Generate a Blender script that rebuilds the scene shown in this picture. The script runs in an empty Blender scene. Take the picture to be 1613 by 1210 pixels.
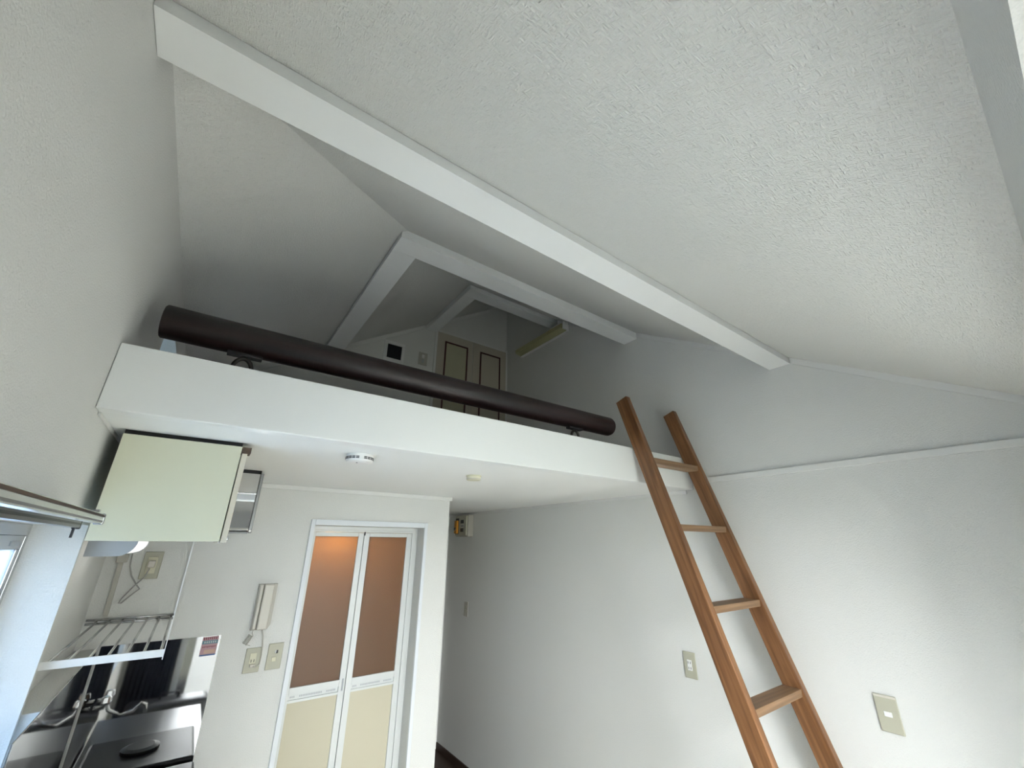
import bpy, bmesh, math, random
from mathutils import Vector, Matrix, Euler

random.seed(7)
SC = bpy.context.scene
COL = SC.collection
PI = math.pi
R = math.radians

# ------------------------------------------------------------------ camera
W = 2.532            # room width, x=0 left wall, x=W right wall
CX, CY, CZ = 0.2622, -1.3348, 1.8004
cam_d = bpy.data.cameras.new('camera')
cam = bpy.data.objects.new('camera', cam_d); COL.objects.link(cam)
yaw, pit, rol = R(35.92), R(21.456), R(-0.329)
fw = Vector((math.sin(yaw)*math.cos(pit), math.cos(yaw)*math.cos(pit), math.sin(pit)))
r0 = Vector((math.cos(yaw), -math.sin(yaw), 0)); d0 = fw.cross(r0)
rt = math.cos(rol)*r0 + math.sin(rol)*d0
dn = -math.sin(rol)*r0 + math.cos(rol)*d0
up = -dn
M = Matrix(((rt.x, up.x, -fw.x, CX), (rt.y, up.y, -fw.y, CY), (rt.z, up.z, -fw.z, CZ), (0, 0, 0, 1)))
cam.matrix_world = M
cam_d.sensor_width = 36.0; cam_d.lens = 641.96/1613*36.0
cam_d.clip_start = 0.01
SC.camera = cam

# ------------------------------------------------------------------ view
SC.view_settings.view_transform = 'Standard'
SC.view_settings.look = 'None'
SC.view_settings.gamma = 1.0
SC.view_settings.use_curve_mapping = False
SC.view_settings.exposure = 0.0

# ------------------------------------------------------------------ world: overcast sky over grey ground
wd = bpy.data.worlds.new('World'); SC.world = wd; wd.use_nodes = True
nt = wd.node_tree; nt.nodes.clear()
tc = nt.nodes.new('ShaderNodeTexCoord'); sp = nt.nodes.new('ShaderNodeSeparateXYZ')
mr = nt.nodes.new('ShaderNodeMapRange'); cr = nt.nodes.new('ShaderNodeValToRGB')
bg = nt.nodes.new('ShaderNodeBackground'); wo = nt.nodes.new('ShaderNodeOutputWorld')
nt.links.new(tc.outputs['Generated'], sp.inputs[0]); nt.links.new(sp.outputs['Z'], mr.inputs['Value'])
mr.inputs['From Min'].default_value = -1; mr.inputs['From Max'].default_value = 1
nt.links.new(mr.outputs[0], cr.inputs[0])
cr.color_ramp.elements[0].position = 0.0; cr.color_ramp.elements[0].color = (0.30, 0.30, 0.27, 1)
cr.color_ramp.elements[1].position = 1.0; cr.color_ramp.elements[1].color = (0.86, 0.885, 0.96, 1)
e = cr.color_ramp.elements.new(0.47); e.color = (0.30, 0.31, 0.29, 1)
e = cr.color_ramp.elements.new(0.53); e.color = (0.90, 0.895, 0.92, 1)
nt.links.new(cr.outputs[0], bg.inputs['Color']); bg.inputs['Strength'].default_value = 36.0
nt.links.new(bg.outputs[0], wo.inputs[0])


def portal(name, loc, rot, sx, sy):
    l = bpy.data.lights.new(name, 'AREA'); l.shape = 'RECTANGLE'; l.size = sx; l.size_y = sy
    l.cycles.is_portal = True
    o = bpy.data.objects.new(name, l); COL.objects.link(o); o.location = loc; o.rotation_euler = rot
    return o


FX0, FX1, FZ1 = 0.42, 1.98, 2.09      # front window opening
portal('front_window_portal', ((FX0+FX1)/2, -1.56, FZ1/2+.02), (R(90), 0, 0), FX1-FX0, FZ1-.04)
portal('left_window_portal', (-0.17, -0.26, 1.40), (0, R(-90), 0), 0.90, 1.38)
portal('loft_window_portal', (-0.17, 0.88, 2.48), (0, R(-90), 0), 0.30, 0.64)


# ------------------------------------------------------------------ materials
def nodes(name):
    m = bpy.data.materials.new(name); m.use_nodes = True
    n = m.node_tree; b = n.nodes['Principled BSDF']
    return m, n, b


def pmat(name, col, rough=0.5, metal=0.0, bump=0.0, scale=200, spec=0.5, var=0.0, vscale=3, aniso=None, coat=0.0):
    m, n, b = nodes(name)
    b.inputs['Base Color'].default_value = (*col, 1)
    b.inputs['Roughness'].default_value = rough; b.inputs['Metallic'].default_value = metal
    b.inputs['Specular IOR Level'].default_value = spec
    b.inputs['Coat Weight'].default_value = coat
    t = n.nodes.new('ShaderNodeTexCoord')
    if var > 0:
        x = n.nodes.new('ShaderNodeTexNoise'); x.inputs['Scale'].default_value = vscale; x.inputs['Detail'].default_value = 5
        n.links.new(t.outputs['Object'], x.inputs['Vector'])
        mx = n.nodes.new('ShaderNodeMix'); mx.data_type = 'RGBA'
        mx.inputs[6].default_value = (*[c*(1-var) for c in col], 1); mx.inputs[7].default_value = (*[min(1, c*(1+var)) for c in col], 1)
        n.links.new(x.outputs['Fac'], mx.inputs[0]); n.links.new(mx.outputs[2], b.inputs['Base Color'])
    if bump > 0:
        mp = n.nodes.new('ShaderNodeMapping'); n.links.new(t.outputs['Object'], mp.inputs['Vector'])
        if aniso: mp.inputs['Scale'].default_value = aniso
        x = n.nodes.new('ShaderNodeTexNoise'); x.inputs['Scale'].default_value = scale; x.inputs['Detail'].default_value = 3
        n.links.new(mp.outputs[0], x.inputs['Vector'])
        bp = n.nodes.new('ShaderNodeBump'); bp.inputs['Strength'].default_value = bump; bp.inputs['Distance'].default_value = 0.002
        n.links.new(x.outputs['Fac'], bp.inputs['Height']); n.links.new(bp.outputs[0], b.inputs['Normal'])
    return m


def weave_mat(name, col):
    """woven vinyl wallpaper: threads in two directions"""
    m, n, b = nodes(name)
    b.inputs['Base Color'].default_value = (*col, 1); b.inputs['Roughness'].default_value = 0.75
    b.inputs['Specular IOR Level'].default_value = 0.25
    t = n.nodes.new('ShaderNodeTexCoord')
    hs = []
    for sc, s in (((140, 640, 140), 1), ((640, 140, 140), 1)):
        mp = n.nodes.new('ShaderNodeMapping'); mp.inputs['Scale'].default_value = sc
        n.links.new(t.outputs['Object'], mp.inputs['Vector'])
        x = n.nodes.new('ShaderNodeTexNoise'); x.inputs['Scale'].default_value = 0.55; x.inputs['Detail'].default_value = 2
        n.links.new(mp.outputs[0], x.inputs['Vector']); hs.append(x)
    a = n.nodes.new('ShaderNodeMath'); a.operation = 'MAXIMUM'
    n.links.new(hs[0].outputs['Fac'], a.inputs[0]); n.links.new(hs[1].outputs['Fac'], a.inputs[1])
    bp = n.nodes.new('ShaderNodeBump'); bp.inputs['Strength'].default_value = 1.0; bp.inputs['Distance'].default_value = 0.006
    n.links.new(a.outputs[0], bp.inputs['Height']); n.links.new(bp.outputs[0], b.inputs['Normal'])
    return m


def wood_mat(name, c1, c2, c3, axis='Z', rough=0.45, fine=1.0):
    m, n, b = nodes(name)
    t = n.nodes.new('ShaderNodeTexCoord'); mp = n.nodes.new('ShaderNodeMapping')
    s = {'X': (1.2, 22, 22), 'Y': (22, 1.2, 22), 'Z': (22, 22, 1.2)}[axis]
    mp.inputs['Scale'].default_value = s
    n.links.new(t.outputs['Object'], mp.inputs['Vector'])
    x = n.nodes.new('ShaderNodeTexNoise'); x.inputs['Scale'].default_value = 2.2*fine; x.inputs['Detail'].default_value = 8
    x.inputs['Distortion'].default_value = 0.6
    n.links.new(mp.outputs[0], x.inputs['Vector'])
    c = n.nodes.new('ShaderNodeValToRGB'); n.links.new(x.outputs['Fac'], c.inputs[0])
    c.color_ramp.elements[0].position = .3; c.color_ramp.elements[0].color = (*c1, 1)
    c.color_ramp.elements[1].position = .72; c.color_ramp.elements[1].color = (*c3, 1)
    e = c.color_ramp.elements.new(.5); e.color = (*c2, 1)
    n.links.new(c.outputs[0], b.inputs['Base Color'])
    mp2 = n.nodes.new('ShaderNodeMapping'); mp2.inputs['Scale'].default_value = tuple(v*7 for v in s)
    n.links.new(t.outputs['Object'], mp2.inputs['Vector'])
    y = n.nodes.new('ShaderNodeTexNoise'); y.inputs['Scale'].default_value = 2; n.links.new(mp2.outputs[0], y.inputs['Vector'])
    bp = n.nodes.new('ShaderNodeBump'); bp.inputs['Strength'].default_value = .25; bp.inputs['Distance'].default_value = .001
    n.links.new(y.outputs['Fac'], bp.inputs['Height']); n.links.new(bp.outputs[0], b.inputs['Normal'])
    b.inputs['Roughness'].default_value = rough
    return m


def sheet_mat(name, tint, transp, transl, gloss=0.06):
    """thin pane: part clear, part scattering"""
    m = bpy.data.materials.new(name); m.use_nodes = True; n = m.node_tree; n.nodes.clear()
    o = n.nodes.new('ShaderNodeOutputMaterial')
    tr = n.nodes.new('ShaderNodeBsdfTransparent'); tr.inputs[0].default_value = (*tint, 1)
    tl = n.nodes.new('ShaderNodeBsdfTranslucent'); tl.inputs[0].default_value = (*tint, 1)
    df = n.nodes.new('ShaderNodeBsdfDiffuse'); df.inputs[0].default_value = (*tint, 1)
    gl = n.nodes.new('ShaderNodeBsdfGlossy'); gl.inputs['Roughness'].default_value = .08
    m1 = n.nodes.new('ShaderNodeMixShader'); m1.inputs[0].default_value = transl
    n.links.new(df.outputs[0], m1.inputs[1]); n.links.new(tl.outputs[0], m1.inputs[2])
    m2 = n.nodes.new('ShaderNodeMixShader'); m2.inputs[0].default_value = transp
    n.links.new(m1.outputs[0], m2.inputs[1]); n.links.new(tr.outputs[0], m2.inputs[2])
    m3 = n.nodes.new('ShaderNodeMixShader'); m3.inputs[0].default_value = gloss
    n.links.new(m2.outputs[0], m3.inputs[1]); n.links.new(gl.outputs[0], m3.inputs[2])
    n.links.new(m3.outputs[0], o.inputs[0])
    return m


def amber_pane_mat(name):
    m = bpy.data.materials.new(name); m.use_nodes = True; n = m.node_tree; n.nodes.clear()
    o = n.nodes.new('ShaderNodeOutputMaterial')
    t = n.nodes.new('ShaderNodeTexCoord')
    v = n.nodes.new('ShaderNodeTexVoronoi'); v.inputs['Scale'].default_value = 260
    n.links.new(t.outputs['Object'], v.inputs['Vector'])
    bp = n.nodes.new('ShaderNodeBump'); bp.inputs['Strength'].default_value = .35; bp.inputs['Distance'].default_value = .001
    n.links.new(v.outputs['Distance'], bp.inputs['Height'])
    tl = n.nodes.new('ShaderNodeBsdfTranslucent'); tl.inputs[0].default_value = (.80, .60, .35, 1)
    df = n.nodes.new('ShaderNodeBsdfDiffuse'); df.inputs[0].default_value = (.125, .085, .055, 1)
    gl = n.nodes.new('ShaderNodeBsdfGlossy'); gl.inputs['Roughness'].default_value = .35
    for s_ in (tl, df, gl): n.links.new(bp.outputs[0], s_.inputs['Normal'])
    ad = n.nodes.new('ShaderNodeMixShader'); ad.inputs[0].default_value = .5
    n.links.new(df.outputs[0], ad.inputs[1]); n.links.new(tl.outputs[0], ad.inputs[2])
    m3 = n.nodes.new('ShaderNodeMixShader'); m3.inputs[0].default_value = .05
    n.links.new(ad.outputs[0], m3.inputs[1]); n.links.new(gl.outputs[0], m3.inputs[2])
    n.links.new(m3.outputs[0], o.inputs[0])
    return m


WALLC = (.69, .69, .66)
MW = pmat('white_wallpaper', WALLC, .8, bump=.9, scale=240, spec=.2)
MCEIL = weave_mat('woven_ceiling_paper', (.745, .75, .715))
MFLAT = pmat('matt_white_board', (.82, .83, .81), .7, bump=.1, scale=120, spec=.3)
MPAINT = pmat('white_gloss_paint', (.80, .815, .80), .32, bump=.16, scale=26, aniso=(1, 14, 14), spec=.5)
MTRIM = pmat('white_trim', (.71, .71, .685), .5, bump=.05, scale=60)
MRAIL = wood_mat('dark_stained_wood', (.006, .004, .004), (.014, .006, .006), (.026, .011, .010), 'X', .48)
MDKMET = pmat('dark_bracket_metal', (.05, .045, .04), .4, .6)
MLAD = wood_mat('varnished_ladder_wood', (.095, .038, .012), (.165, .072, .026), (.245, .118, .048), 'Z', .38)
MRUNG = wood_mat('worn_rung_wood', (.11, .06, .028), (.19, .11, .055), (.27, .165, .09), 'X', .5)
MFLOOR = wood_mat('brown_floor_boards', (.60, .54, .45), (.68, .62, .53), (.74, .68, .59), 'Y', .4)
MLOFTFL = wood_mat('dark_loft_boards', (.05, .03, .02), (.08, .05, .03), (.11, .07, .045), 'Y', .5)
MDARKFL = pmat('dark_brown_vinyl', (.045, .026, .018), .5)
MBASE = pmat('dark_brown_baseboard', (.05, .03, .022), .45)
MCREAM = pmat('cream_laminate', (.63, .635, .49), .28, var=.03, vscale=4)
MEDGE = pmat('beige_edge_band', (.60, .56, .46), .5)
MBROWN = wood_mat('raw_brown_wood', (.03, .018, .012), (.05, .03, .02), (.08, .05, .03), 'Y', .7)
MBLACK = pmat('black_shadow_gap', (.01, .01, .01), .8)
MSTEEL = pmat('polished_stainless_steel', (.60, .60, .60), .035, 1.0, bump=.05, scale=5)
MSTEEL2 = pmat('brushed_stainless_steel', (.55, .56, .56), .25, 1.0)
MDULL = pmat('dull_grey_steel', (.22, .225, .23), .4, 1.0)
MCHROME = pmat('chrome', (.75, .75, .75), .08, 1.0)
MALU = pmat('anodised_aluminium', (.52, .53, .54), .2, 1.0)
MALUW = pmat('pale_grey_aluminium', (.62, .64, .63), .38, .15)
MFRAME = pmat('pale_grey_door_frame', (.70, .73, .76), .4)
MBEIGE = pmat('beige_plastic_plate', (.42, .41, .32), .4)
MIVORY = pmat('ivory_plastic', (.60, .57, .50), .38)
MIVORYD = pmat('darker_ivory_plastic', (.44, .42, .37), .42)
MWPL = pmat('white_plastic', (.78, .78, .76), .35)
MGREYPL = pmat('grey_plastic', (.36, .38, .40), .45)
MDARKPL = pmat('black_plastic', (.015, .015, .017), .4)
MORANGE = pmat('orange_plastic', (.55, .24, .02), .4)
MYPL = pmat('yellowed_plastic', (.60, .58, .43), .4)
MPANEL = pmat('cream_panel', (.50, .465, .35), .45, bump=.1, scale=300)
MCLOS = pmat('beige_closet_laminate', (.48, .44, .36), .5)
MCLOS2 = pmat('olive_closet_panel', (.44, .43, .30), .5)
MMAROON = pmat('maroon_moulding', (.060, .012, .012), .45)
MDIFF = pmat('lamp_cover_white', (.86, .87, .87), .4)
_b = MDIFF.node_tree.nodes['Principled BSDF']; _b.inputs['Emission Color'].default_value = (1, .98, .94, 1); _b.inputs['Emission Strength'].default_value = .8
MLAMPY = pmat('aged_lamp_cover', (.42, .40, .22), .45)
MMESH = pmat('dark_vent_mesh', (.008, .009, .014), .7)
MCORD = pmat('grey_cord', (.36, .35, .33), .5)
MGLASS = sheet_mat('clear_window_glass', (.97, .99, .98), .97, .5, .03)
MFROST = sheet_mat('frosted_window_glass', (.46, .54, .63), .22, .45, .04)
MFROST3 = sheet_mat('heavily_frosted_glass', (.40, .46, .50), .05, .40, .04)
MAMBER = amber_pane_mat('amber_frosted_pane')
MNAVY = pmat('dark_navy_cloth', (.012, .014, .024), .9, bump=.2, scale=200)
MPINK = pmat('sticker_pink', (.42, .26, .28), .5)
MTEAL = pmat('sticker_teal', (.10, .20, .25), .5)
MBLUE = pmat('sticker_blue', (.03, .10, .24), .5)
MRED = pmat('sticker_ink', (.20, .05, .07), .5)
MPEACH = pmat('sticker_peach', (.50, .34, .26), .5)
MLABEL = pmat('pale_label', (.5, .52, .5), .5)
MBATH = pmat('bathroom_cream', (.70, .66, .56), .5)


# ------------------------------------------------------------------ mesh helpers
def new():
    return bmesh.new()


def box(bm, x0, x1, y0, y1, z0, z1, bev=0.0, seg=2):
    vs = [bm.verts.new(p) for p in ((x0, y0, z0), (x1, y0, z0), (x1, y1, z0), (x0, y1, z0), (x0, y0, z1), (x1, y0, z1), (x1, y1, z1), (x0, y1, z1))]
    fs = [bm.faces.new([vs[i] for i in f]) for f in ((0, 3, 2, 1), (4, 5, 6, 7), (0, 1, 5, 4), (1, 2, 6, 5), (2, 3, 7, 6), (3, 0, 4, 7))]
    if bev > 0:
        es = list({e for f in fs for e in f.edges})
        bmesh.ops.bevel(bm, geom=es, offset=bev, segments=seg, affect='EDGES', profile=.5)
    return bm


def prism(bm, pts, axis, a0, a1):
    """extrude a 2D polygon along an axis. axis 'X': pts=(y,z); 'Y': pts=(x,z); 'Z': pts=(x,y)"""
    def p3(p, a):
        return {'X': (a, p[0], p[1]), 'Y': (p[0], a, p[1]), 'Z': (p[0], p[1], a)}[axis]
    A = [bm.verts.new(p3(p, a0)) for p in pts]; B = [bm.verts.new(p3(p, a1)) for p in pts]
    n = len(pts)
    fs = [bm.faces.new(A), bm.faces.new(B[::-1])]
    for i in range(n):
        fs.append(bm.faces.new((A[i], B[i], B[(i+1) % n], A[(i+1) % n])))
    bmesh.ops.recalc_face_normals(bm, faces=fs)
    return bm


def tube(bm, pts, r, n=10, caps=True):
    pts = [Vector(p) for p in pts]
    rings = []
    prev = None
    for i, p in enumerate(pts):
        if i == 0: d = pts[1]-pts[0]
        elif i == len(pts)-1: d = pts[-1]-pts[-2]
        else: d = (pts[i+1]-pts[i]).normalized()+(pts[i]-pts[i-1]).normalized()
        d.normalize()
        if prev is None:
            a = Vector((0, 0, 1)) if abs(d.z) < .9 else Vector((1, 0, 0))
            u = d.cross(a).normalized()
        else:
            u = (prev-d*prev.dot(d)).normalized()
        prev = u; v = d.cross(u)
        rr = r[i] if isinstance(r, (list, tuple)) else r
        rings.append([bm.verts.new(p+rr*(math.cos(2*PI*k/n)*u+math.sin(2*PI*k/n)*v)) for k in range(n)])
    fs = []
    for a, b in zip(rings, rings[1:]):
        for k in range(n):
            f = bm.faces.new((a[k], a[(k+1) % n], b[(k+1) % n], b[k])); f.smooth = True; fs.append(f)
    if caps:
        fs.append(bm.faces.new(rings[0][::-1])); fs.append(bm.faces.new(rings[-1]))
    bmesh.ops.recalc_face_normals(bm, faces=fs)
    return bm


def lathe(bm, prof, c, n=32, axis='Z'):
    """prof: list of (r,z) ; revolved about vertical through c"""
    rings = []
    for r, z in prof:
        ring = []
        for k in range(n):
            a = 2*PI*k/n
            if axis == 'Z': q = (c[0]+r*math.cos(a), c[1]+r*math.sin(a), c[2]+z)
            elif axis == 'Y': q = (c[0]+r*math.cos(a), c[1]+z, c[2]+r*math.sin(a))
            else: q = (c[0]+z, c[1]+r*math.cos(a), c[2]+r*math.sin(a))
            ring.append(bm.verts.new(q))
        rings.append(ring)
    fs = []
    for a, b in zip(rings, rings[1:]):
        for k in range(n):
            fs.append(bm.faces.new((a[k], a[(k+1) % n], b[(k+1) % n], b[k])))
    fs.append(bm.faces.new(rings[0][::-1])); fs.append(bm.faces.new(rings[-1]))
    bmesh.ops.recalc_face_normals(bm, faces=fs)
    return bm


def obj(name, bm, mat, parent=None, smooth=False, kind=None):
    me = bpy.data.meshes.new(name); bmesh.ops.recalc_face_normals(bm, faces=bm.faces[:])
    bm.to_mesh(me); bm.free(); me.materials.append(mat)
    if smooth:
        for p in me.polygons: p.use_smooth = True
    o = bpy.data.objects.new(name, me); COL.objects.link(o)
    if parent:
        o.parent = parent
        b = parent
        off = Vector(b.location)
        while b.parent: b = b.parent; off = off + Vector(b.location)
        o.location = -off
    if kind: o['kind'] = kind
    return o


def thing(name, label, cat, loc, group=None):
    o = bpy.data.objects.new(name, None); COL.objects.link(o); o.location = loc
    o.empty_display_size = .05
    o['label'] = label; o['category'] = cat
    if group: o['group'] = group
    return o


def tag(o, label, cat, group=None):
    o['label'] = label; o['category'] = cat
    if group: o['group'] = group
    return o


def struct(name, bm, mat, parent=None):
    return obj(name, bm, mat, parent, kind=None if parent else 'structure')


def sempty(name, loc):
    o = bpy.data.objects.new(name, None); COL.objects.link(o); o.location = loc; o['kind'] = 'structure'
    o.empty_display_size = .05
    return o


def B(x0, x1, y0, y1, z0, z1, bev=0.0, seg=2):
    return box(new(), x0, x1, y0, y1, z0, z1, bev, seg)


# ------------------------------------------------------------------ key planes
YF = -1.39            # front wall inner face
YP = 1.292            # partition face
YB = 1.901            # loft back wall
ZC = 2.10             # ceiling under the loft
ZL = 2.274            # loft front beam top
ZK = 2.76             # left slope springs here
def zm(y): return 3.08+.60*y          # main slope
def zl(x): return ZK+.61*x            # left slope
def yhip(x): return (zl(x)-3.08)/.60
XH = (zm(YB+.12)-ZK)/.61

# ------------------------------------------------------------------ floor, walls
struct('floor', B(-.2, W+.1, YF-.15, 3.1, -.12, 0), MFLOOR)
bm = new()
struct('entry_floor', B(1.638, W, 1.6, 2.98, 0.0, 0.004), MDARKFL)

# left wall, with the frosted window opening and the small loft window opening
WY0, WY1, WZ0, WZ1 = -.95, .43, .95, 1.845
LY0, LY1, LZ0, LZ1 = .56, 1.20, 2.33, 2.632
ys = (ZK-3.08)/.60
bm = new(); X0, X1 = -.15, 0
prism(bm, [(YF-.15, 0), (WY0, 0), (WY0, zm(WY0)+.02), (YF-.15, zm(YF-.15)+.02)], 'X', X0, X1)
prism(bm, [(WY0, 0), (WY1, 0), (WY1, WZ0), (WY0, WZ0)], 'X', X0, X1)
prism(bm, [(WY0, WZ1), (WY1, WZ1), (WY1, ZK+.02), (ys, ZK+.02), (WY0, zm(WY0)+.02)], 'X', X0, X1)
prism(bm, [(WY1, 0), (WY1+.02, 0), (WY1+.02, ZK+.02), (WY1, ZK+.02)], 'X', X0, X1)
prism(bm, [(WY1+.02, ZC), (LY0, ZC), (LY0, ZK+.02), (WY1+.02, ZK+.02)], 'X', X0, X1)
prism(bm, [(LY0, ZC), (LY1, ZC), (LY1, LZ0), (LY0, LZ0)], 'X', X0, X1)
prism(bm, [(LY0, LZ1), (LY1, LZ1), (LY1, ZK+.02), (LY0, ZK+.02)], 'X', X0, X1)
prism(bm, [(LY1, ZC), (YB+.1, ZC), (YB+.1, ZK+.02), (LY1, ZK+.02)], 'X', X0, X1)
struct('wall_left', bm, MW)
struct('wall_left_kitchen', B(-.2, -.037, WY1+.02, 3.1, 0, ZC), MW)

# right wall: one plane from the front window to the entrance
bm = new()
prism(bm, [(YF-.15, 0), (3.1, 0), (3.1, 2.2), (YB+.1, 2.2), (YB+.1, zm(YB+.1)+.02), (YF-.15, zm(YF-.15)+.02)], 'X', W, W+.12)
struct('wall_right', bm, MW)

# loft back wall
bm = new()
prism(bm, [(0, ZC+.17), (W, ZC+.17), (W, zm(YB)+.02), ((zm(YB)-ZK)/.61, zm(YB)+.02), (0, ZK+.02)], 'Y', YB, YB+.1)
struct('wall_back', bm, MW)

# front wall with the balcony window opening
bm = new()
box(bm, 0, FX0, YF-.15, YF, 0, zm(YF)+.02)
box(bm, FX1, W, YF-.15, YF, 0, zm(YF)+.02)
box(bm, FX0, FX1, YF-.15, YF, FZ1, zm(YF)+.02)
struct('wall_front', bm, MW)

# partition with the bathroom door opening, and the side wall of the entrance passage
XD0, XD1, ZD = .795, 1.461, 1.895
XP = 1.638
bm = new()
box(bm, -.037, XD0, YP, YP+.13, 0, ZC)
box(bm, XD1, XP, YP, YP+.13, 0, ZC)
box(bm, XD0, XD1, YP, YP+.13, ZD, ZC)
box(bm, XP-.1, XP, YP+.13, 2.98, 0, ZC)
struct('wall_partition', bm, MW)
struct('wall_entrance', B(-.037, W, 2.98, 3.1, 0, ZC), MFLAT)

# unseen balcony added to cut and bounce daylight: side walls, floor, parapet
MOUTF = pmat('pale_bounce_floor', (.72, .71, .66), .9)
MOUT = pmat('grey_render', (.30, .30, .29), .9, bump=.3, scale=90)
struct('wall_balcony_shade_left', B(-.10, .12, -3.0, YF-.1505, -.12, 2.6), MOUT)
struct('wall_balcony_shade_right', B(W-.02, W+.12, -3.0, YF-.1505, -.12, 2.6), MOUT)
struct('floor_balcony_bounce', B(.12, W-.02, -3.0, YF-.1505, -.2, -.05), MOUTF)  # added pale floor, bounces daylight up onto the room ceiling
struct('wall_balcony_shade_front', B(.12, W-.02, -3.0, -2.9, -.05, .95), MOUT)  # added dark parapet, keeps low daylight out of the loft

MBLD = pmat('grey_daylight_blocker', (.22, .22, .21), .9, bump=.3, scale=20)
struct('wall_daylight_blocker', B(1.15, 9.0, -9.0, -4.6, -4.0, 5.0), MBLD)  # unseen house block, added to shade the partition from the right-front sky

# ceilings
def slab(pts, zf, t=.12):
    bm = new()
    A = [bm.verts.new((x, y, zf(x, y))) for x, y in pts]; C_ = [bm.verts.new((x, y, zf(x, y)+t)) for x, y in pts]
    bm.faces.new(A); bm.faces.new(C_[::-1])
    n = len(pts)
    for i in range(n): bm.faces.new((A[i], C_[i], C_[(i+1) % n], A[(i+1) % n]))
    return bm
ye = YB+.12
struct('ceiling', slab([(-.15, YF-.15), (W+.12, YF-.15), (W+.12, ye), (XH, ye), (0, ys), (-.15, ys-.1525)], lambda x, y: zm(y)), MCEIL)
struct('ceiling_left_slope', slab([(-.15, ys-.1525), (0, ys), (XH, ye), (-.15, ye)], lambda x, y: zl(x)), MCEIL)
struct('ceiling_under_loft', B(-.037, W, .045, 2.98, ZC, ZC+.05), MFLAT)
struct('loft_floor', B(0, W, .045, YB, ZC+.05, ZL-.03), MLOFTFL)

# ------------------------------------------------------------------ painted beams
o = obj('loft_beam', B(.001, W-.001, 0, .045, ZC-.001, ZL, .003), MPAINT)
tag(o, 'broad white painted board along the front edge of the loft', 'beam')
bm = new(); prism(bm, [(-.63, 2.668), (-.53, 2.668), (-.53, zm(-.53)-.001), (-.63, zm(-.63)-.001)], 'X', .001, W-.001)
o = obj('ceiling_beam', bm, MPAINT)
tag(o, 'long white beam under the sloping ceiling, nearest the camera and lit brightest', 'beam')
t = thing('ceiling_beam', 'angled white beam above the middle of the loft, turning a corner down the left slope', 'beam', (.75, .26, 3.19))
bm = new(); prism(bm, [(.262, 3.188), (.375, 3.188), (.375, zm(.375)-.001), (.262, zm(.262)-.001)], 'X', .752, W-.001)
obj('front_member', bm, MPAINT, t)
bm = new(); prism(bm, [(.752, 3.188), (.872, 3.188), (.872, zl(.872)-.001), (.752, zl(.752)-.001)], 'Y', .376, YB-.001)
obj('side_member', bm, MPAINT, t)
t = thing('ceiling_beam', 'farthest and highest white beam, in shade above the closet doors', 'beam', (1.6, 1.09, 3.69))
bm = new(); prism(bm, [(1.085, 3.69), (1.19, 3.69), (1.19, zm(1.19)-.001), (1.085, zm(1.085)-.001)], 'X', 1.60, W-.001)
obj('front_member', bm, MPAINT, t)
bm = new(); prism(bm, [(1.60, 3.69), (1.705, 3.69), (1.705, zl(1.705)-.001), (1.60, zl(1.60)-.001)], 'Y', 1.191, YB-.001)
obj('side_member', bm, MPAINT, t)

# ------------------------------------------------------------------ trims
struct('trim_1', B(W-.012, W, YF, -.002, 2.128, 2.157, .002), MTRIM)                 # rail on the right wall
bm = new()
prism(bm, [(YF, zm(YF)-.034), (-.64, zm(-.64)-.034), (-.64, zm(-.64)), (YF, zm(YF))], 'X', W-.010, W)
prism(bm, [(-.52, zm(-.52)-.034), (.255, zm(.255)-.034), (.255, zm(.255)), (-.52, zm(-.52))], 'X', W-.010, W)
prism(bm, [(.385, zm(.385)-.034), (1.08, zm(1.08)-.034), (1.08, zm(1.08)), (.385, zm(.385))], 'X', W-.010, W)
struct('trim_2', bm, MTRIM)                                                            # rake trim under the slope
struct('trim_3', B(W-.012, W, .046, 2.97, ZC-.022, ZC, .002), MTRIM)                   # right wall under the loft
struct('trim_4', B(-.03, XP+.012, YP-.012, YP-.0005, ZC-.024, ZC, .002), MTRIM)        # head of the partition
struct('trim_5', B(0.0005, .007, .046, .43, ZC-.008, ZC-.0005, .001), MTRIM)
bm = new()
prism(bm, [(.02, zl(.02)-.04), (1.58, zl(1.58)-.04), (1.58, zl(1.58)), (.02, zl(.02))], 'Y', YB-.010, YB-.0005)
prism(bm, [(1.72, zl(1.72)-.04), (2.3, zl(2.3)-.04), (2.3, zl(2.3)), (1.72, zl(1.72))], 'Y', YB-.010, YB-.0005)
struct('trim_6', bm, MTRIM)
struct('baseboard_right', B(W-.010, W, YF, 2.97, 0.0045, .06), MBASE)
struct('baseboard_partition', B(1.49, XP, YP-.010, YP-.0005, 0.0005, .06), MBASE)

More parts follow.
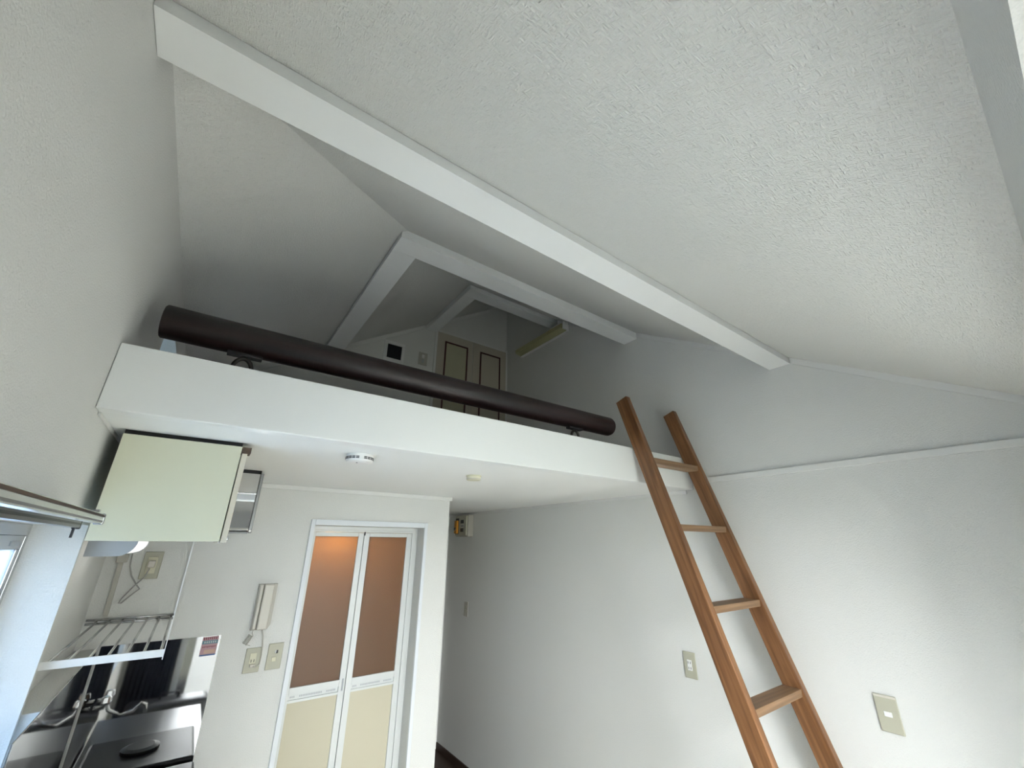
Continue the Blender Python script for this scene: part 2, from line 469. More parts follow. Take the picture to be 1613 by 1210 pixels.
# ------------------------------------------------------------------ window_1: frosted, left wall
w1 = sempty('window_1', (-.12, -.26, .95))
bm = new()
for a in ((WY0, WY1, WZ0, WZ0+.03), (WY0, WY1, WZ1-.03, WZ1)): box(bm, -.149, -.112, a[0], a[1], a[2], a[3], .002)
for a in ((WY0, WY0+.022), (WY1-.022, WY1)): box(bm, -.149, -.112, a[0], a[1], WZ0+.03, WZ1-.03, .002)
obj('window_frame', bm, MALU, w1)
for i, (a, b, xo) in enumerate(((WY0+.022, -.24, -.145), (-.27, WY1-.022, -.128))):
    bm = new()
    x0, x1 = xo, xo+.015
    box(bm, x0, x1, a, b, WZ0+.03, WZ0+.075, .002); box(bm, x0, x1, a, b, WZ1-.065, WZ1-.03, .002)
    box(bm, x0, x1, a, a+.028, WZ0+.075, WZ1-.065, .002); box(bm, x0, x1, b-.028, b, WZ0+.075, WZ1-.065, .002)
    s = obj('sash', bm, MALU, w1)
    obj('pane', B(x0+.005, x0+.010, a+.028, b-.028, WZ0+.075, WZ1-.065), MFROST, s)
obj('label_plate', B(-.1128, -.1110, .31, .375, WZ1-.056, WZ1-.044), MGREYPL, w1)
# ------------------------------------------------------------------ window_2: balcony window, front wall
w2 = sempty('window_2', (1.4, -1.5, 0))
bm = new()
for z in ((0.0, .035), (FZ1-.035, FZ1)): box(bm, FX0, FX1, -1.535, -1.46, z[0], z[1], .002)
for x in ((FX0, FX0+.03), (FX1-.03, FX1)): box(bm, x[0], x[1], -1.535, -1.46, .035, FZ1-.035, .002)
obj('window_frame', bm, MALU, w2)
xm = (FX0+FX1)/2
for (a, b, yo) in ((FX0+.03, xm+.02, -1.525), (xm-.02, FX1-.03, -1.495)):
    bm = new(); y0, y1 = yo, yo+.022
    box(bm, a, b, y0, y1, .035, .10, .002); box(bm, a, b, y0, y1, FZ1-.085, FZ1-.035, .002)
    box(bm, a, a+.04, y0, y1, .10, FZ1-.085, .002); box(bm, b-.04, b, y0, y1, .10, FZ1-.085, .002)
    s = obj('sash', bm, MALU, w2)
    obj('pane', B(a+.04, b-.04, y0+.008, y0+.013, .10, FZ1-.085), MGLASS, s)
# ------------------------------------------------------------------ window_3: small window low in the loft
w3 = sempty('window_3', (-.1, .88, LZ0))
bm = new()
box(bm, -.14, -.10, LY0, LY1, LZ0, LZ0+.025, .002); box(bm, -.14, -.10, LY0, LY1, LZ1-.022, LZ1, .002)
box(bm, -.14, -.10, LY0, LY0+.025, LZ0+.025, LZ1-.022, .002); box(bm, -.14, -.10, LY1-.025, LY1, LZ0+.025, LZ1-.022, .002)
obj('window_frame', bm, MALUW, w3)
obj('pane', B(-.125, -.119, LY0+.025, LY1-.025, LZ0+.025, LZ1-.022), MFROST3, w3)

# ------------------------------------------------------------------ curtain rail over window_1
t = thing('curtain_rail', 'double aluminium curtain rail above the frosted window on the left wall', 'curtain rail', (.07, -.2, 1.84))
def rail(x, z, y1, h=.019, w=.012):
    bm = new(); prism(bm, [(x-w/2, z), (x+w/2, z), (x+w/2, z+h), (x-w/2, z+h)], 'Y', -1.10, y1)
    return bm
obj('rear_rail', rail(.045, 1.829, -.005, .017, .013), MDULL, t)
obj('front_rail', rail(.100, 1.834, -.165, .017, .013), MALU, t)
bm = new(); prism(bm, [(.1066, 1.846), (.1082, 1.846), (.1082, 1.8495), (.1066, 1.8495)], 'Y', -1.10, -.165)
obj('brown_strip', bm, MBROWN, t)
bm = new(); prism(bm, [(.1064, 1.8362), (.1076, 1.8362), (.1076, 1.8390), (.1064, 1.8390)], 'Y', -1.10, -.17); obj('groove', bm, MDULL, t)
bm = new(); prism(bm, [(.0514, 1.8345), (.0526, 1.8345), (.0526, 1.8385), (.0514, 1.8385)], 'Y', -1.10, -.01); obj('groove', bm, MDARKPL, t)
for y in (-.24, -.9):
    bm = new(); box(bm, .0005, .108, y-.008, y+.008, 1.852, 1.856); box(bm, .0005, .004, y-.012, y+.012, 1.835, 1.885)
    obj('bracket', bm, MALU, t)
obj('end_cap', B(.092, .108, -.1648, -.155, 1.832, 1.853, .003), MALU, t)
bm = new(); box(bm, .038, .052, -.0048, .004, 1.826, 1.848, .002); box(bm, .043, .047, -.022, -.016, 1.808, 1.829)
obj('end_cap', bm, MDARKPL, t)

# ------------------------------------------------------------------ hanging cabinet
YC0, YC1 = .215, .785
t = thing('wall_cabinet', 'cream laminate wall cabinet hanging under the loft beside the window', 'cabinet', (.18, .5, 1.803))
obj('side_panel', B(.034, .3215, YC0, YC0+.018, 1.803, 2.086, .0012), MCREAM, t)
bm = new()
box(bm, .034, .3215, YC1-.018, YC1, 1.803, 2.086, .001)
box(bm, .034, .3215, YC0+.018, YC1-.018, 1.803, 1.821); box(bm, .034, .3215, YC0+.018, YC1-.018, 2.068, 2.086)
box(bm, .034, .040, YC0+.018, YC1-.018, 1.821, 2.068)
obj('carcass', bm, MCREAM, t)
for a, b in ((YC0+.004, (YC0+YC1)/2-.002), ((YC0+YC1)/2+.002, YC1-.002)):
    d = obj('door', B(.3245, .3395, a, b, 1.800, 2.066, .0015), MEDGE, t)
    obj('handle', B(.3396, .348, (a+b)/2-.05, (a+b)/2+.05, 1.806, 1.816, .002), MALU, d)
obj('wood_block', B(.3222, .348, YC0+.002, YC0+.05, 2.0668, 2.086, .001), MBROWN, t)['label'] = 'bare dark brown block at the top of the cabinet door'
obj('hinge', B(.3216, .3244, YC0+.012, YC0+.05, 1.7985, 1.812, .001), MCHROME, t)
obj('gap_shadow', B(.0345, .3215, YC0+.012, YC1-.01, 2.0865, 2.0995), MBLACK, t)  # black block painting the shadow in the gap above the cabinet

# under-cabinet lamp
t = thing('under_cabinet_lamp', 'rounded kitchen lamp with grey end cap under the cream cabinet', 'lamp', (.06, .7, 1.80))
def dprof(x0, x1, z1, dz):
    pts = [(x0, z1), (x0, z1-dz)]
    xm_ = x1-dz*1.0
    for k in range(0, 9):
        a = -PI/2+PI/2*k/8
        pts.append((xm_+dz*math.cos(a), z1-dz*.0+dz*math.sin(a)))
    return pts
bm = new(); prism(bm, dprof(.002, .118, 1.8025, .044), 'Y', .498, .508); obj('end_cap', bm, MGREYPL, t)
bm = new(); prism(bm, dprof(.004, .115, 1.8022, .040), 'Y', .508, .94); obj('diffuser', bm, MDIFF, t)
bm = new(); prism(bm, dprof(.002, .118, 1.8025, .044), 'Y', .94, .95); obj('end_cap', bm, MGREYPL, t)

# ------------------------------------------------------------------ range hood
t = thing('range_hood', 'stainless steel range hood beyond the cream cabinet', 'range hood', (.2, 1.0, 1.84))
bm = new()
# side sheet with a shallow fold and a turned-in lower lip
prof = [(1.842, .806), (1.852, .800), (1.858, .8020), (1.995, .8080), (2.000, .8062), (2.004, .8085), (2.084, .8120)]
bm2 = bm
A = []
for z, y in prof: A.append((bm.verts.new((-.03, y, z)), bm.verts.new((.436, y, z))))
for (a, b), (c, d) in zip(A, A[1:]): bm.faces.new((a, b, d, c))
ex = bmesh.ops.extrude_face_region(bm, geom=bm.faces[:])
bmesh.ops.translate(bm, vec=(0, .004, 0), verts=[v for v in ex['geom'] if isinstance(v, bmesh.types.BMVert)])
obj('side_sheet', bm, MSTEEL, t)
bm = new(); box(bm, -.03, .447, .818, 1.283, 1.846, 2.084, .002); obj('hood_body', bm, MSTEEL2, t)
obj('front_edge', B(.437, .450, .799, .811, 1.838, 2.085, .002), MDULL, t)
obj('lower_edge', B(-.03, .436, .799, .811, 1.836, 1.8415, .001), MDULL, t)
bm = new(); box(bm, .4395, .4475, .7975, .799, 1.842, 1.850, .001); obj('corner_cap', bm, MWPL, t)
obj('gap_shadow', B(-.03, .44, .815, 1.28, 2.0855, 2.0995), MBLACK, t)  # black block painting the shadow between hood and ceiling

# ------------------------------------------------------------------ kitchen: backguard ledge, splash sheets, counter
t = thing('kitchen_splashback', 'polished stainless splashback sheets around the kitchen corner below the rack', 'splashback', (.3, 1.28, .86))
obj('side_splash', B(.044, .466, YP-.006, YP-.0008, .86, 1.392, .0006), MSTEEL, t)
obj('rear_splash', B(.035, .0388, .215, YP-.0008, .86, 1.386, .0004), MSTEEL, t)
struct('kitchen_ledge', B(-.0365, .0345, .4505, YP-.001, 0, 1.384, .001), MW)
MSTEEL3 = pmat('dull_worktop_steel', (.20, .20, .205), .35, 1.0)
o = obj('kitchen_counter', B(.0445, .52, .24, YP-.007, .80, .858, .004), MSTEEL3); 
tag(o, 'stainless steel kitchen worktop running along the foot of the splashback', 'counter')
t = thing('kitchen_base_unit', 'cream kitchen base unit under the steel counter', 'cabinet', (.3, .7, 0))
obj('body', B(.045, .49, .25, YP-.01, .0005, .799), MCREAM, t)
obj('door', B(.491, .508, .255, .76, .10, .79, .002), MCREAM, t)
obj('door', B(.491, .508, .765, YP-.015, .10, .79, .002), MCREAM, t)
t = thing('gas_stove', 'black gas hob reflected in the steel splashback', 'stove', (.29, 1.05, .86))
obj('body', B(.08, .47, .86, 1.26, .859, .93, .01), MDARKPL, t)
bm = new(); lathe(bm, [(.07, 0), (.07, .012), (.05, .018)], (.27, 1.06, .9302), 24); obj('burner', bm, MDARKPL, t)
t = thing('kitchen_tap', 'chrome wall tap with a bent spout by the steel splashback', 'tap', (.05, .72, 1.05))
bm = new(); tube(bm, [(.0445, .66, 1.05), (.085, .66, 1.05), (.085, .78, 1.05), (.0445, .78, 1.05)], .011, 12); obj('tap_body', bm, MCHROME, t)
bm = new(); tube(bm, [(.085, .72, 1.05), (.10, .72, 1.02), (.15, .72, .99), (.20, .72, 1.0), (.225, .72, 1.03), (.245, .72, 1.02), (.25, .72, .985)], .008, 12); obj('spout', bm, MCHROME, t)
for y in (.66, .78):
    bm = new(); lathe(bm, [(.018, 0), (.022, .01), (.018, .03), (.01, .034)], (.085, y, 1.061), 16); obj('tap_handle', bm, MCHROME, t)

t = thing('curtain', 'dark navy curtain added out of view to darken the reflection in the steel splashback', 'curtain', (.2, -1.372, .9))  # made-up curtain, there only as a dark reflection in the steel
bm = new(); n_ = 90; P_ = []
for i in range(n_+1):
    f = i/n_; P_.append((.03+.34*f, -1.374+.006*math.sin(f*60)))
lo_ = [bm.verts.new((x, y, .03)) for x, y in P_]; hi_ = [bm.verts.new((x, y, 1.70)) for x, y in P_]
for a in range(n_): bm.faces.new((lo_[a], lo_[a+1], hi_[a+1], hi_[a]))
obj('cloth', bm, MNAVY, t, smooth=True)
bm = new(); tube(bm, [(.01, -1.374, 1.71), (.40, -1.374, 1.71)], .006, 10); obj('rod', bm, MALU, t)
t = thing('suitcase', 'black suitcase added out of view to darken the foot of the splashback reflection', 'suitcase', (.40, -1.2, 0))  # made-up case, there only to darken what the steel mirrors
obj('shell', B(.10, .66, -1.34, -1.12, .035, .56, .04, 4), MDARKPL, t)
bm = new(); tube(bm, [(.32, -1.23, .558), (.32, -1.23, .60), (.44, -1.23, .60), (.44, -1.23, .558)], .009, 10); obj('handle', bm, MDARKPL, t)
for x in (.16, .60):
    for y in (-1.30, -1.16):
        bm = new(); lathe(bm, [(.016, -.008), (.018, 0), (.016, .008)], (x, y, .0185), 16, 'X'); obj('wheel', bm, MDARKPL, t)

# warning sticker on the side splash: heading row, picture and blue foot
t = thing('warning_sticker', 'small red, pink and blue warning sticker in the corner of the steel sheet', 'sticker', (.43, YP-.007, 1.31))
ysk = YP-.0062
def stk(x0, x1, z0, z1, m, name, lift=0):
    return obj(name, B(x0, x1, ysk-.0006-lift, ysk-lift, z0, z1), m, t)
stk(.395, .457, 1.312, 1.389, MPINK, 'backing')
stk(.396, .456, 1.360, 1.374, MTEAL, 'teal_band', .0007)
stk(.396, .456, 1.3125, 1.318, MBLUE, 'blue_band', .0007)
stk(.410, .452, 1.322, 1.337, MPEACH, 'picture', .0007)
bm = new()
for k in range(7):
    x = .3985+k*.0078; box(bm, x, x+.0050, ysk-.0013, ysk-.0007, 1.3765+.001*(k % 2), 1.3865)
for k in range(9):
    x = .401+k*.0058; box(bm, x, x+.0036, ysk-.0013, ysk-.0007, 1.3445+.001*(k % 3), 1.3515)
obj('lettering', bm, MRED, t)['kind'] = 'stuff'
bm = new()
for k in range(6):
    x = .404+k*.0082; box(bm, x, x+.0045, ysk-.0019, ysk-.0013, 1.3635, 1.3705)
obj('pale_lettering', bm, MLABEL, t)['kind'] = 'stuff'

# dish rack on two hangers
t = thing('dish_rack', 'white and steel dish draining rack hung below the cream cabinet', 'rack', (.12, .9, 1.48))
obj('front_rail', B(-.010, .262, .488, .494, 1.472, 1.492, .001), MWPL, t)
bm = new(); tube(bm, [(-.03, 1.283, 1.478), (.262, 1.283, 1.478)], .0045, 8); obj('back_rail', bm, MSTEEL2, t)
bm = new(); tube(bm, [(-.03, 1.283, 1.493), (.262, 1.283, 1.493)], .0045, 8); obj('back_rail', bm, MSTEEL2, t)
for k in range(7):
    x = .004+k*.0415
    bm = new(); tube(bm, [(x, .494, 1.481), (x, 1.283, 1.4855)], .0042, 8); obj('rod', bm, MSTEEL2, t)
obj('hanger', B(.2612, .2632, .486, .496, 1.465, 1.8025), MWPL, t)
obj('hanger', B(.2612, .2632, 1.270, 1.280, 1.476, 1.836), MWPL, t)

# conduit, lamp outlet with plug and cord
t = thing('cable_conduit', 'thin grey cable cover running down the wall behind the dish rack', 'conduit', (.03, YP, 1.6))
obj('junction_box', B(.002, .040, YP-.022, YP-.0006, 1.715, 1.750, .003), MIVORYD, t)
bm = new(); prism(bm, [(.012, 1.7145), (.028, 1.7145), (.034, 1.505), (.018, 1.505)], 'Y', YP-.014, YP-.0006); obj('cover', bm, MIVORYD, t)

def plate(name, label, cat, axis, c, w, h, group=None, mat=None):
    """wall plate centred at c; axis 'X' = on the right wall facing -X, 'Y' = facing -Y"""
    t = thing(name, label, cat, c, group)
    def pb(u0, u1, z0, z1, d0, d1, bev=0.0):
        if axis == 'Y': return B(c[0]+u0, c[0]+u1, c[1]-d1, c[1]-d0, c[2]+z0, c[2]+z1, bev)
        return B(c[0]-d1, c[0]-d0, c[1]+u0, c[1]+u1, c[2]+z0, c[2]+z1, bev)
    obj('cover_plate', pb(-w/2, w/2, -h/2, h/2, .0006, .0075, .0028), mat or MBEIGE, t)
    return t, pb

t, pb = plate('wall_socket', 'beige socket with a plugged-in cord on the wall below the cream cabinet', 'socket', 'Y', (.128, YP, 1.702), .068, .114)
obj('insert', pb(-.018, .018, -.035, .035, .0076, .010, .001), MYPL, t)
pl = obj('plug', pb(-.013, .013, -.010, .020, .0101, .030, .004), MIVORY, t)
bm = new(); tube(bm, [(.126, YP-.028, 1.690), (.118, YP-.03, 1.655), (.088, YP-.022, 1.615), (.062, YP-.012, 1.572), (.055, YP-.010, 1.553), (.064, YP-.010, 1.552), (.085, YP-.014, 1.578), (.112, YP-.02, 1.606), (.098, YP-.02, 1.622), (.070, YP-.012, 1.66), (.055, YP-.012, 1.70), (.050, YP-.02, 1.758)], .0028, 8)
obj('cord', bm, MCORD, t, smooth=True)

# ------------------------------------------------------------------ intercom handset
t = thing('intercom_handset', 'ivory intercom handset with coiled cord on the wall left of the folding door', 'intercom', (.62, YP, 1.5))
bm = new(); prism(bm, [(.579, 1.400), (.650, 1.400), (.662, 1.42), (.662, 1.604), (.579, 1.604)], 'Y', YP-.024, YP-.0006)
obj('base', bm, MIVORYD, t)
bm = box(new(), .5825, .598, YP-.040, YP-.0245, 1.405, 1.602, .004); obj('cradle', bm, MIVORY, t)
bm = new(); box(bm, .6005, .6455, YP-.052, YP-.0245, 1.402, 1.603, .007, 3); obj('handset', bm, MIVORY, t)
bm = new(); pts = []
p0 = Vector((.592, YP-.03, 1.402)); p1 = Vector((.586, YP-.028, 1.382)); p2 = Vector((.566, YP-.026, 1.345)); p3 = Vector((.592, YP-.022, 1.336))
pts = [p0, p0.lerp(p1, .5)]
N = 150
for i in range(N):
    s = i/(N-1); c = p1.lerp(p2, s); a = s*2*PI*8
    d = (p2-p1).normalized(); u = d.cross(Vector((0, 1, 0))).normalized(); v = d.cross(u)
    pts.append(c+.0105*(math.cos(a)*u+math.sin(a)*v))
pts += [p2.lerp(p3, .3), p3]
tube(bm, pts, .0014, 6); obj('coiled_cord', bm, MIVORYD, t, smooth=True)
bm = new(); tube(bm, [(.630, YP-.02, 1.401), (.640, YP-.018, 1.372), (.647, YP-.016, 1.33), (.650, YP-.016, 1.285), (.648, YP-.018, 1.252), (.634, YP-.022, 1.242), (.621, YP-.026, 1.247)], .0028, 8)
obj('cord', bm, MIVORYD, t, smooth=True)

t, pb = plate('wall_socket', 'beige wall socket directly under the intercom handset', 'socket', 'Y', (.617, YP, 1.270), .068, .104)
obj('insert', pb(-.014, .014, -.014, .030, .0076, .010, .001), MYPL, t)
obj('plug', pb(-.009, .013, -.028, -.016, .0076, .022, .003), MIVORY, t)
bm = new()
for u in (-.006, .006):
    q = pb(u-.0015, u+.0015, -.008, .004, .0101, .0106); q.to_mesh(me_ := bpy.data.meshes.new('tmp')); bm.from_mesh(me_); bpy.data.meshes.remove(me_); q.free()
obj('slots', bm, MDARKPL, t)
t, pb = plate('light_switch', 'beige switch plate with a small dark indicator beside the folding door', 'switch', 'Y', (.711, YP, 1.275), .067, .112)
obj('indicator', pb(-.002, .012, .012, .027, .0076, .011, .001), MCHROME, t)
obj('dark_lens', pb(.004, .0115, .0125, .0265, .0111, .0125), MDARKPL, t)
obj('button', pb(-.012, .008, -.022, -.002, .0076, .0105, .0015), MYPL, t)

# ------------------------------------------------------------------ door_1: bathroom folding door
d1 = sempty('door_1', (1.12, 1.38, 0))
bm = new()
box(bm, .772, .7945, YP-.012, YP-.0006, 0.0005, 1.926, .002); box(bm, 1.4615, 1.482, YP-.012, YP-.0006, 0.0005, 1.926, .002)
box(bm, .7945, 1.4615, YP-.012, YP-.0006, 1.8955, 1.926, .002)
obj('casing', bm, MFRAME, d1)
bm = new()
box(bm, .7955, .8145, 1.345, 1.415, 0.0005, 1.894, .0015)
box(bm, 1.4145, 1.4365, 1.365, 1.415, 0.0005, 1.894, .0015)
box(bm, .8145, 1.4145, 1.348, 1.415, 1.872, 1.894, .0015); box(bm, .8145, 1.4145, 1.356, 1.40, 1.862, 1.872, .001)
box(bm, 1.4365, 1.4604, 1.388, 1.415, 0.0005, 1.894)
obj('track_frame', bm, MALUW, d1)
obj('threshold', B(.8145, 1.4145, 1.345, 1.41, .0005, .03), MALUW, d1)
def leaf(x0, x1, gx0, gx1):
    y0, y1 = 1.366, 1.392
    bm = new(); box(bm, x0, gx0, y0, y1, .035, 1.860, .0015); box(bm, gx1, x1, y0, y1, .035, 1.860, .0015)
    box(bm, gx0, gx1, y0, y1, 1.838, 1.860, .001); box(bm, gx0, gx1, y0, y1, .035, .10, .001)
    box(bm, gx0, gx1, y0, y1, 1.075, 1.106, .001); box(bm, gx0, gx1, y0, y1, 1.040, 1.052, .001)
    lf = obj('door_leaf', bm, MALUW, d1)
    obj('amber_pane', B(gx0, gx1, y0+.010, y0+.013, 1.106, 1.838), MAMBER, lf)
    obj('lower_panel', B(gx0, gx1, y0+.010, y0+.014, .10, 1.040), MPANEL, lf)
    obj('vent_rail', B(gx0, gx1, y0+.008, y0+.018, 1.052, 1.075), MALUW, lf)
    bm = new(); wv = gx1-gx0
    for f0, f1, n_ in ((.04, .14, 3), (.22, .68, 14), (.76, .96, 6)):
        for k in range(n_):
            a = gx0+wv*(f0+(f1-f0)*k/n_); box(bm, a, a+wv*(f1-f0)/n_*.6, y0+.0070, y0+.0079, 1.060, 1.068)
    v = obj('vent_slots', bm, MGREYPL, lf); v['kind'] = 'stuff'
    return lf
leaf(.8155, 1.1005, .823, 1.068)
leaf(1.1035, 1.4125, 1.136, 1.379)
obj('latch', B(1.083, 1.091, 1.362, 1.3658, 1.055, 1.110, .001), MGREYPL, d1)
bm = new(); lathe(bm, [(.004, 0), (.004, .02)], (1.102, 1.357, 1.845), 10); obj('pivot', bm, MDARKPL, d1)

# bathroom behind the door: walls close it off, one warm lamp is on
bm = new(); box(bm, -.03, 1.537, 2.30, 2.33, .0005, ZC-.001); box(bm, -.03, -.01, YP+.1305, 2.30, .0005, ZC-.001)
struct('wall_bathroom', bm, MBATH)
t = thing('bathroom_lamp', 'warm lamp glowing behind the top of the left amber door pane', 'lamp', (.96, 1.62, 1.93))
bm = new(); lathe(bm, [(.05, .10), (.06, .06), (.055, .0), (.03, -.02), (.005, -.028)], (.955, 1.60, 1.99), 24)
mE = bpy.data.materials.new('warm_bulb'); mE.use_nodes = True
bE = mE.node_tree.nodes['Principled BSDF']; bE.inputs['Emission Color'].default_value = (1, .58, .25, 1); bE.inputs['Emission Strength'].default_value = 25
obj('globe', bm, mE, t, smooth=True)
ld = bpy.data.lights.new('bathroom_bulb', 'POINT'); ld.energy = 3.2; ld.color = (1, .60, .27); ld.shadow_soft_size = .05
lo = bpy.data.objects.new('bathroom_bulb', ld); COL.objects.link(lo); lo.location = (.950, 1.52, 1.845)

# ------------------------------------------------------------------ door_2: entrance door end of the passage
d2 = sempty('door_2', (2.1, 2.96, 0))
bm = new(); box(bm, 1.70, 1.735, 2.945, 2.9795, .0045, 2.03, .002); box(bm, 2.46, 2.495, 2.945, 2.9795, .0045, 2.03, .002); box(bm, 1.735, 2.46, 2.945, 2.9795, 1.995, 2.03, .002)
obj('door_frame', bm, MTRIM, d2)
obj('door_panel', B(1.737, 2.458, 2.955, 2.979, .0055, 1.993, .002), MBASE, d2)
bm = new(); lathe(bm, [(.012, 0), (.012, -.04), (.026, -.045), (.026, -.065), (.02, -.07)], (1.80, 2.955, .98), 20, 'Y'); obj('door_knob', bm, MCHROME, d2)

# ------------------------------------------------------------------ door_3: loft closet doors
d3 = sempty('door_3', (2.12, YB, ZL-.03))
zb = ZL-.02
bm = new()
box(bm, 1.695, 1.716, YB-.016, YB-.0006, zb, 3.715, .001); box(bm, 2.512, 2.531, YB-.016, YB-.0006, zb, 3.735, .001)
box(bm, 1.716, 2.512, YB-.016, YB-.0006, 3.702, 3.724, .001)
obj('casing', bm, MTRIM, d3)
def cleaf(x0, x1, px0, px1, pm, lab):
    l = obj('door_leaf', B(x0, x1, YB-.020, YB-.0166, zb, 3.700, .001), MCLOS, d3)
    zt = 3.617
    m_ = .015
    for (za, zc) in ((2.75, zt), (2.32, 2.70)):
        q = obj('panel', B(px0+m_, px1-m_, YB-.0225, YB-.0202, za+m_, zc-m_), pm, l)
        bm = new()
        box(bm, px0, px1, YB-.027, YB-.0202, zc-m_, zc, .001); box(bm, px0, px1, YB-.027, YB-.0202, za, za+m_, .001)
        box(bm, px0, px0+m_, YB-.027, YB-.0202, za+m_, zc-m_, .001); box(bm, px1-m_, px1, YB-.027, YB-.0202, za+m_, zc-m_, .001)
        obj('moulding', bm, MMAROON, l)
    return l
cleaf(1.718, 2.104, 1.795, 2.047, MCLOS2, 0)
cleaf(2.110, 2.510, 2.190, 2.436, MCLOS, 1)
bm = new(); lathe(bm, [(.007, 0), (.007, -.008), (.012, -.013), (.010, -.02)], (2.078, YB-.0203, 2.9), 16, 'Y'); obj('door_knob', bm, MCHROME, d3)

# vent and switch on the loft back wall
t = thing('wall_vent', 'square wall vent with dark mesh on the loft back wall', 'vent', (1.322, YB, 3.36))
bm = new()
for a in ((1.225, 1.41, 3.265, 3.300), (1.225, 1.41, 3.432, 3.462), (1.225, 1.255, 3.300, 3.432), (1.385, 1.41, 3.300, 3.432)): box(bm, a[0], a[1], YB-.02, YB-.0006, a[2], a[3], .003)
obj('frame', bm, MWPL, t)
obj('mesh', B(1.255, 1.385, YB-.008, YB-.0006, 3.300, 3.432), MMESH, t)
bm = new()
for k in range(9): box(bm, 1.257, 1.383, YB-.011, YB-.0085, 3.309+k*.0135, 3.3125+k*.0135)
v = obj('louvres', bm, MDARKPL, t); v['kind'] = 'stuff'
t, pb = plate('light_switch', 'greyish switch plate on the loft back wall beside the closet doors', 'switch', 'Y', (1.592, YB, 3.378), .085, .125, mat=MIVORYD)
obj('rocker', pb(-.012, .012, .004, .040, .0076, .0115, .001), MWPL, t)
obj('lower_switch', pb(-.010, .010, -.040, -.008, .0076, .0095, .001), MGREYPL, t)

# fluorescent fitting high on the right wall of the loft
t = thing('fluorescent_lamp', 'unlit tube lamp with a yellowed cover high on the right wall of the loft', 'lamp', (W-.04, 1.25, 3.58))
obj('base', B(W-.030, W-.0006, .945, 1.62, 3.545, 3.640, .003), MWPL, t)
bm = new(); prism(bm, [(W-.0305, 3.632), (W-.095, 3.600), (W-.095, 3.565), (W-.0305, 3.550)], 'Y', .950, 1.612); obj('cover', bm, MLAMPY, t)
obj('end_plate', B(W-.075, W-.0305, .936, .949, 3.555, 3.628, .002), MWPL, t)

# ------------------------------------------------------------------ loft hand rail: thick dark pole on ring brackets
t = thing('loft_railing', 'thick dark wooden pole lying along the edge of the loft', 'railing', (1.0, .12, 2.274))
ry, rz, rr = .12, 2.407, .0505
bm = new(); tube(bm, [(.046, ry, rz), (.050, ry, rz), (1.972, ry, rz), (1.984, ry, rz), (1.990, ry, rz)], [rr-.004, rr, rr, rr-.005, rr-.014], 40)
obj('pole', bm, MRAIL, t)
for x in (.264, 1.715):
    bm = new(); box(bm, x-.048, x+.048, ry-.014, ry+.014, rz-rr-.008, rz-rr+.004, .002); k = obj('mounting_plate', bm, MDARKPL, t)
    bm = new(); pts = [(x+.026*math.cos(a), ry, 2.304+.040*math.sin(a)) for a in [PI*i/12 for i in range(13)]]
    pts = [(x+.026, ry, 2.2446)]+pts+[(x-.026, ry, 2.2446)]
    tube(bm, pts, .0065, 10); obj('bracket', bm, MDKMET, t)

# ------------------------------------------------------------------ ceiling detectors
t = thing('smoke_detector', 'round white smoke detector with dark slots on the ceiling under the loft', 'smoke detector', (.684, .19, ZC))
bm = new(); lathe(bm, [(.046, -.0006), (.048, -.010), (.0475, -.0205), (.044, -.026), (.030, -.030), (.004, -.031)], (.684, .19, ZC), 48); obj('body', bm, MWPL, t)
bm = new()
for k in range(22):
    if k % 11 == 5: continue
    a = 2*PI*k/22; ca, sa = math.cos(a), math.sin(a)
    for z in (-.0125, -.0175):
        c = Vector((.684+.0479*ca, .19+.0479*sa, ZC+z)); tn = Vector((-sa, ca, 0))*.0055; rn = Vector((ca, sa, 0))*.0008; h = Vector((0, 0, .0016))
        vs = [bm.verts.new(c+s1*tn+s2*rn+s3*h) for s1 in (-1, 1) for s2 in (-1, 1) for s3 in (-1, 1)]
        for f in ((0, 1, 3, 2), (4, 6, 7, 5), (0, 4, 5, 1), (2, 3, 7, 6), (0, 2, 6, 4), (1, 5, 7, 3)): bm.faces.new([vs[i] for i in f])
v = obj('slots', bm, MDARKPL, t); v['kind'] = 'stuff'
bm = new(); lathe(bm, [(.003, -.0312), (.003, -.0325)], (.670, .170, ZC), 10); obj('indicator', bm, MDARKPL, t)
t = thing('ceiling_cap', 'small round yellowed cap on the ceiling between smoke detector and ladder', 'ceiling cap', (1.26, .345, ZC))
bm = new(); lathe(bm, [(.036, -.0006), (.036, -.004), (.033, -.0055), (.033, -.019), (.031, -.022), (.004, -.0225)], (1.26, .345, ZC), 40); obj('body', bm, MYPL, t)
bm = new(); lathe(bm, [(.0335, -.0155), (.0337, -.0175), (.0335, -.0190)], (1.26, .345, ZC), 40); obj('rim', bm, MIVORYD, t)

# ------------------------------------------------------------------ right wall sockets and switches
t, pb = plate('wall_socket', 'beige double socket on the right wall, just left of the ladder', 'socket', 'X', (W, .171, 1.210), .070, .120)
obj('insert', pb(-.013, .013, -.024, .024, .0076, .0105, .001), MWPL, t)
bm = new()
for zz in (-.013, .012):
    for u in (-.006, .006):
        q = pb(u-.0014, u+.0014, zz-.005, zz+.005, .0106, .0112); q.to_mesh(me_ := bpy.data.meshes.new('tmp')); bm.from_mesh(me_); bpy.data.meshes.remove(me_); q.free()
obj('slots', bm, MDARKPL, t)
t, pb = plate('light_switch', 'beige switch plate with one small white button on the right wall, right of the ladder', 'switch', 'X', (W, -.646, 1.211), .070, .120)
obj('button', pb(-.012, .012, -.009, .007, .0076, .0125, .0012), MWPL, t)
obj('plate_lip', pb(-.033, .033, .051, .058, .0076, .0088, .0005), MIVORY, t)
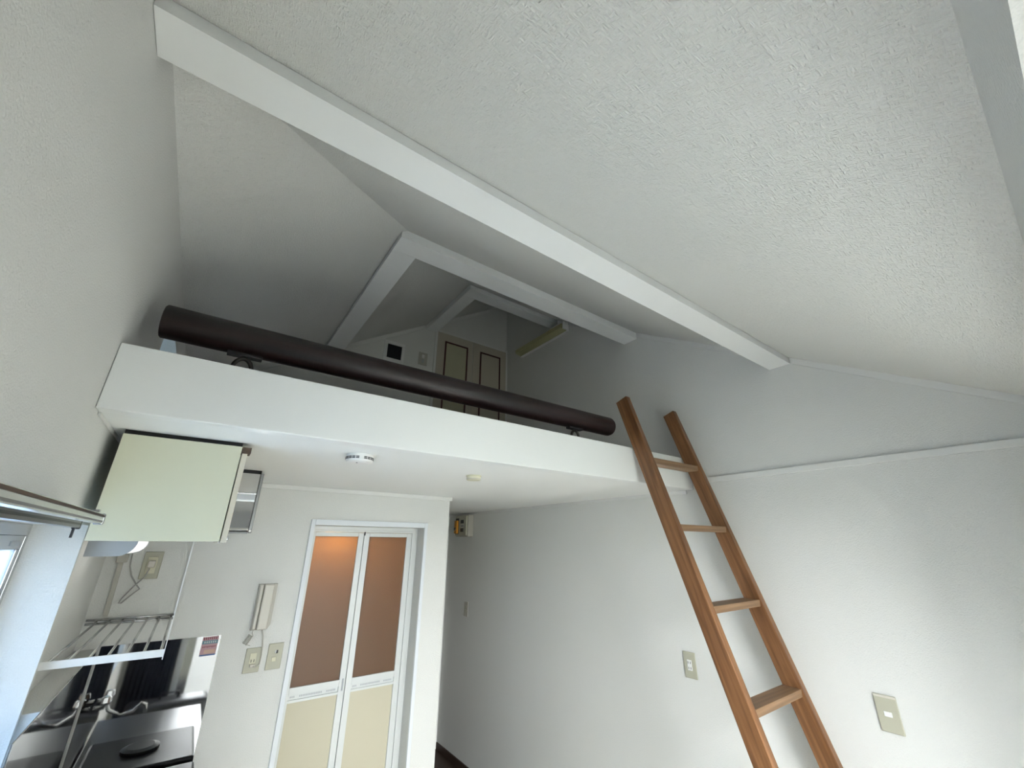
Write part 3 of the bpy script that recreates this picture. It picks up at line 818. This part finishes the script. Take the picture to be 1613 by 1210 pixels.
t, pb = plate('light_switch', 'narrow shaded switch plate on the passage wall below the breaker box', 'switch', 'X', (W, 2.527, 1.215), .070, .125, mat=MIVORYD)
obj('button', pb(-.013, .013, .005, .03, .0076, .0115, .001), MBEIGE, t)
obj('button', pb(-.013, .013, -.03, -.005, .0076, .0115, .001), MBEIGE, t)

# ------------------------------------------------------------------ breaker box
y0, y1, z0, z1 = 2.45, 2.70, 1.868, 2.080
t = thing('breaker_box', 'beige breaker box with an orange main switch high on the passage wall', 'breaker box', (W, 2.5, 1.97))
obj('housing', B(W-.065, W-.0006, y0, y1, z0, z1, .008), MIVORYD, t)
obj('front_cover', B(W-.083, W-.0655, y0+.012, y1-.012, z0+.010, z1-.010, .006), MBEIGE, t)
obj('main_breaker_recess', B(W-.0845, W-.0831, 2.610, 2.676, z0+.025, z1-.032), MDARKPL, t)
obj('main_breaker', B(W-.105, W-.0846, 2.616, 2.670, z0+.032, z1-.055, .003), MORANGE, t)['label'] = 'orange main breaker'
obj('main_lever', B(W-.118, W-.1051, 2.632, 2.652, z0+.062, z0+.090, .002), MDARKPL, t)
for z_ in (z0+.128, z0+.047):
    obj('breaker', B(W-.091, W-.0831, 2.510, 2.565, z_, z_+.034, .002), MDARKPL, t)
obj('name_strip', B(W-.0841, W-.0831, 2.505, 2.570, z0+.090, z0+.117), MLABEL, t)
bm = new()
for k in range(5): box(bm, W-.0847, W-.0842, 2.510+k*.0115, 2.517+k*.0115, z0+.097, z0+.110)
v = obj('lettering', bm, MDARKPL, t); v['kind'] = 'stuff'

# ------------------------------------------------------------------ ladder
th = R(17.0)
DT, TT, GAP, XL0 = .0745, .034, .435, 1.999
t = thing('loft_ladder', 'brown wooden ladder leaning on the loft edge with four visible rungs', 'ladder', (2.22, -.35, 0))
def stile(x):
    bm = new(); L0, L1 = 0, 2.545/math.cos(th)-.03
    box(bm, x, x+TT, -DT, 0, L0, L1, .003)
    for v in bm.verts:
        pass
    return bm, L1
# local frame: origin where the back plane meets the floor, z along the stile
yfoot = -.002-(ZL)*math.tan(th)
for x in (XL0, XL0+GAP):
    me_b, L1 = stile(x)
    o = obj('stile', me_b, MLAD, t)
    o.location = Vector((0, yfoot, DT*math.sin(th)))-Vector(t.location)+Vector((0, 0, 0))
    o.rotation_euler = (-th, 0, 0)
s0 = (ZL)/math.cos(th)
for k in range(7):
    s = s0-.080-k*.336
    zc = s*math.cos(th); yc = yfoot+s*math.sin(th)-DT/2/math.cos(th)
    bm = box(new(), XL0+TT-.001, XL0+GAP+.001, -.036, .036, -.014, .014, .002)
    o = obj('rung', bm, MRUNG, t); o.location = Vector((0, yc, zc))-Vector(t.location); o.rotation_euler = (-th*.12+R(4), 0, 0)
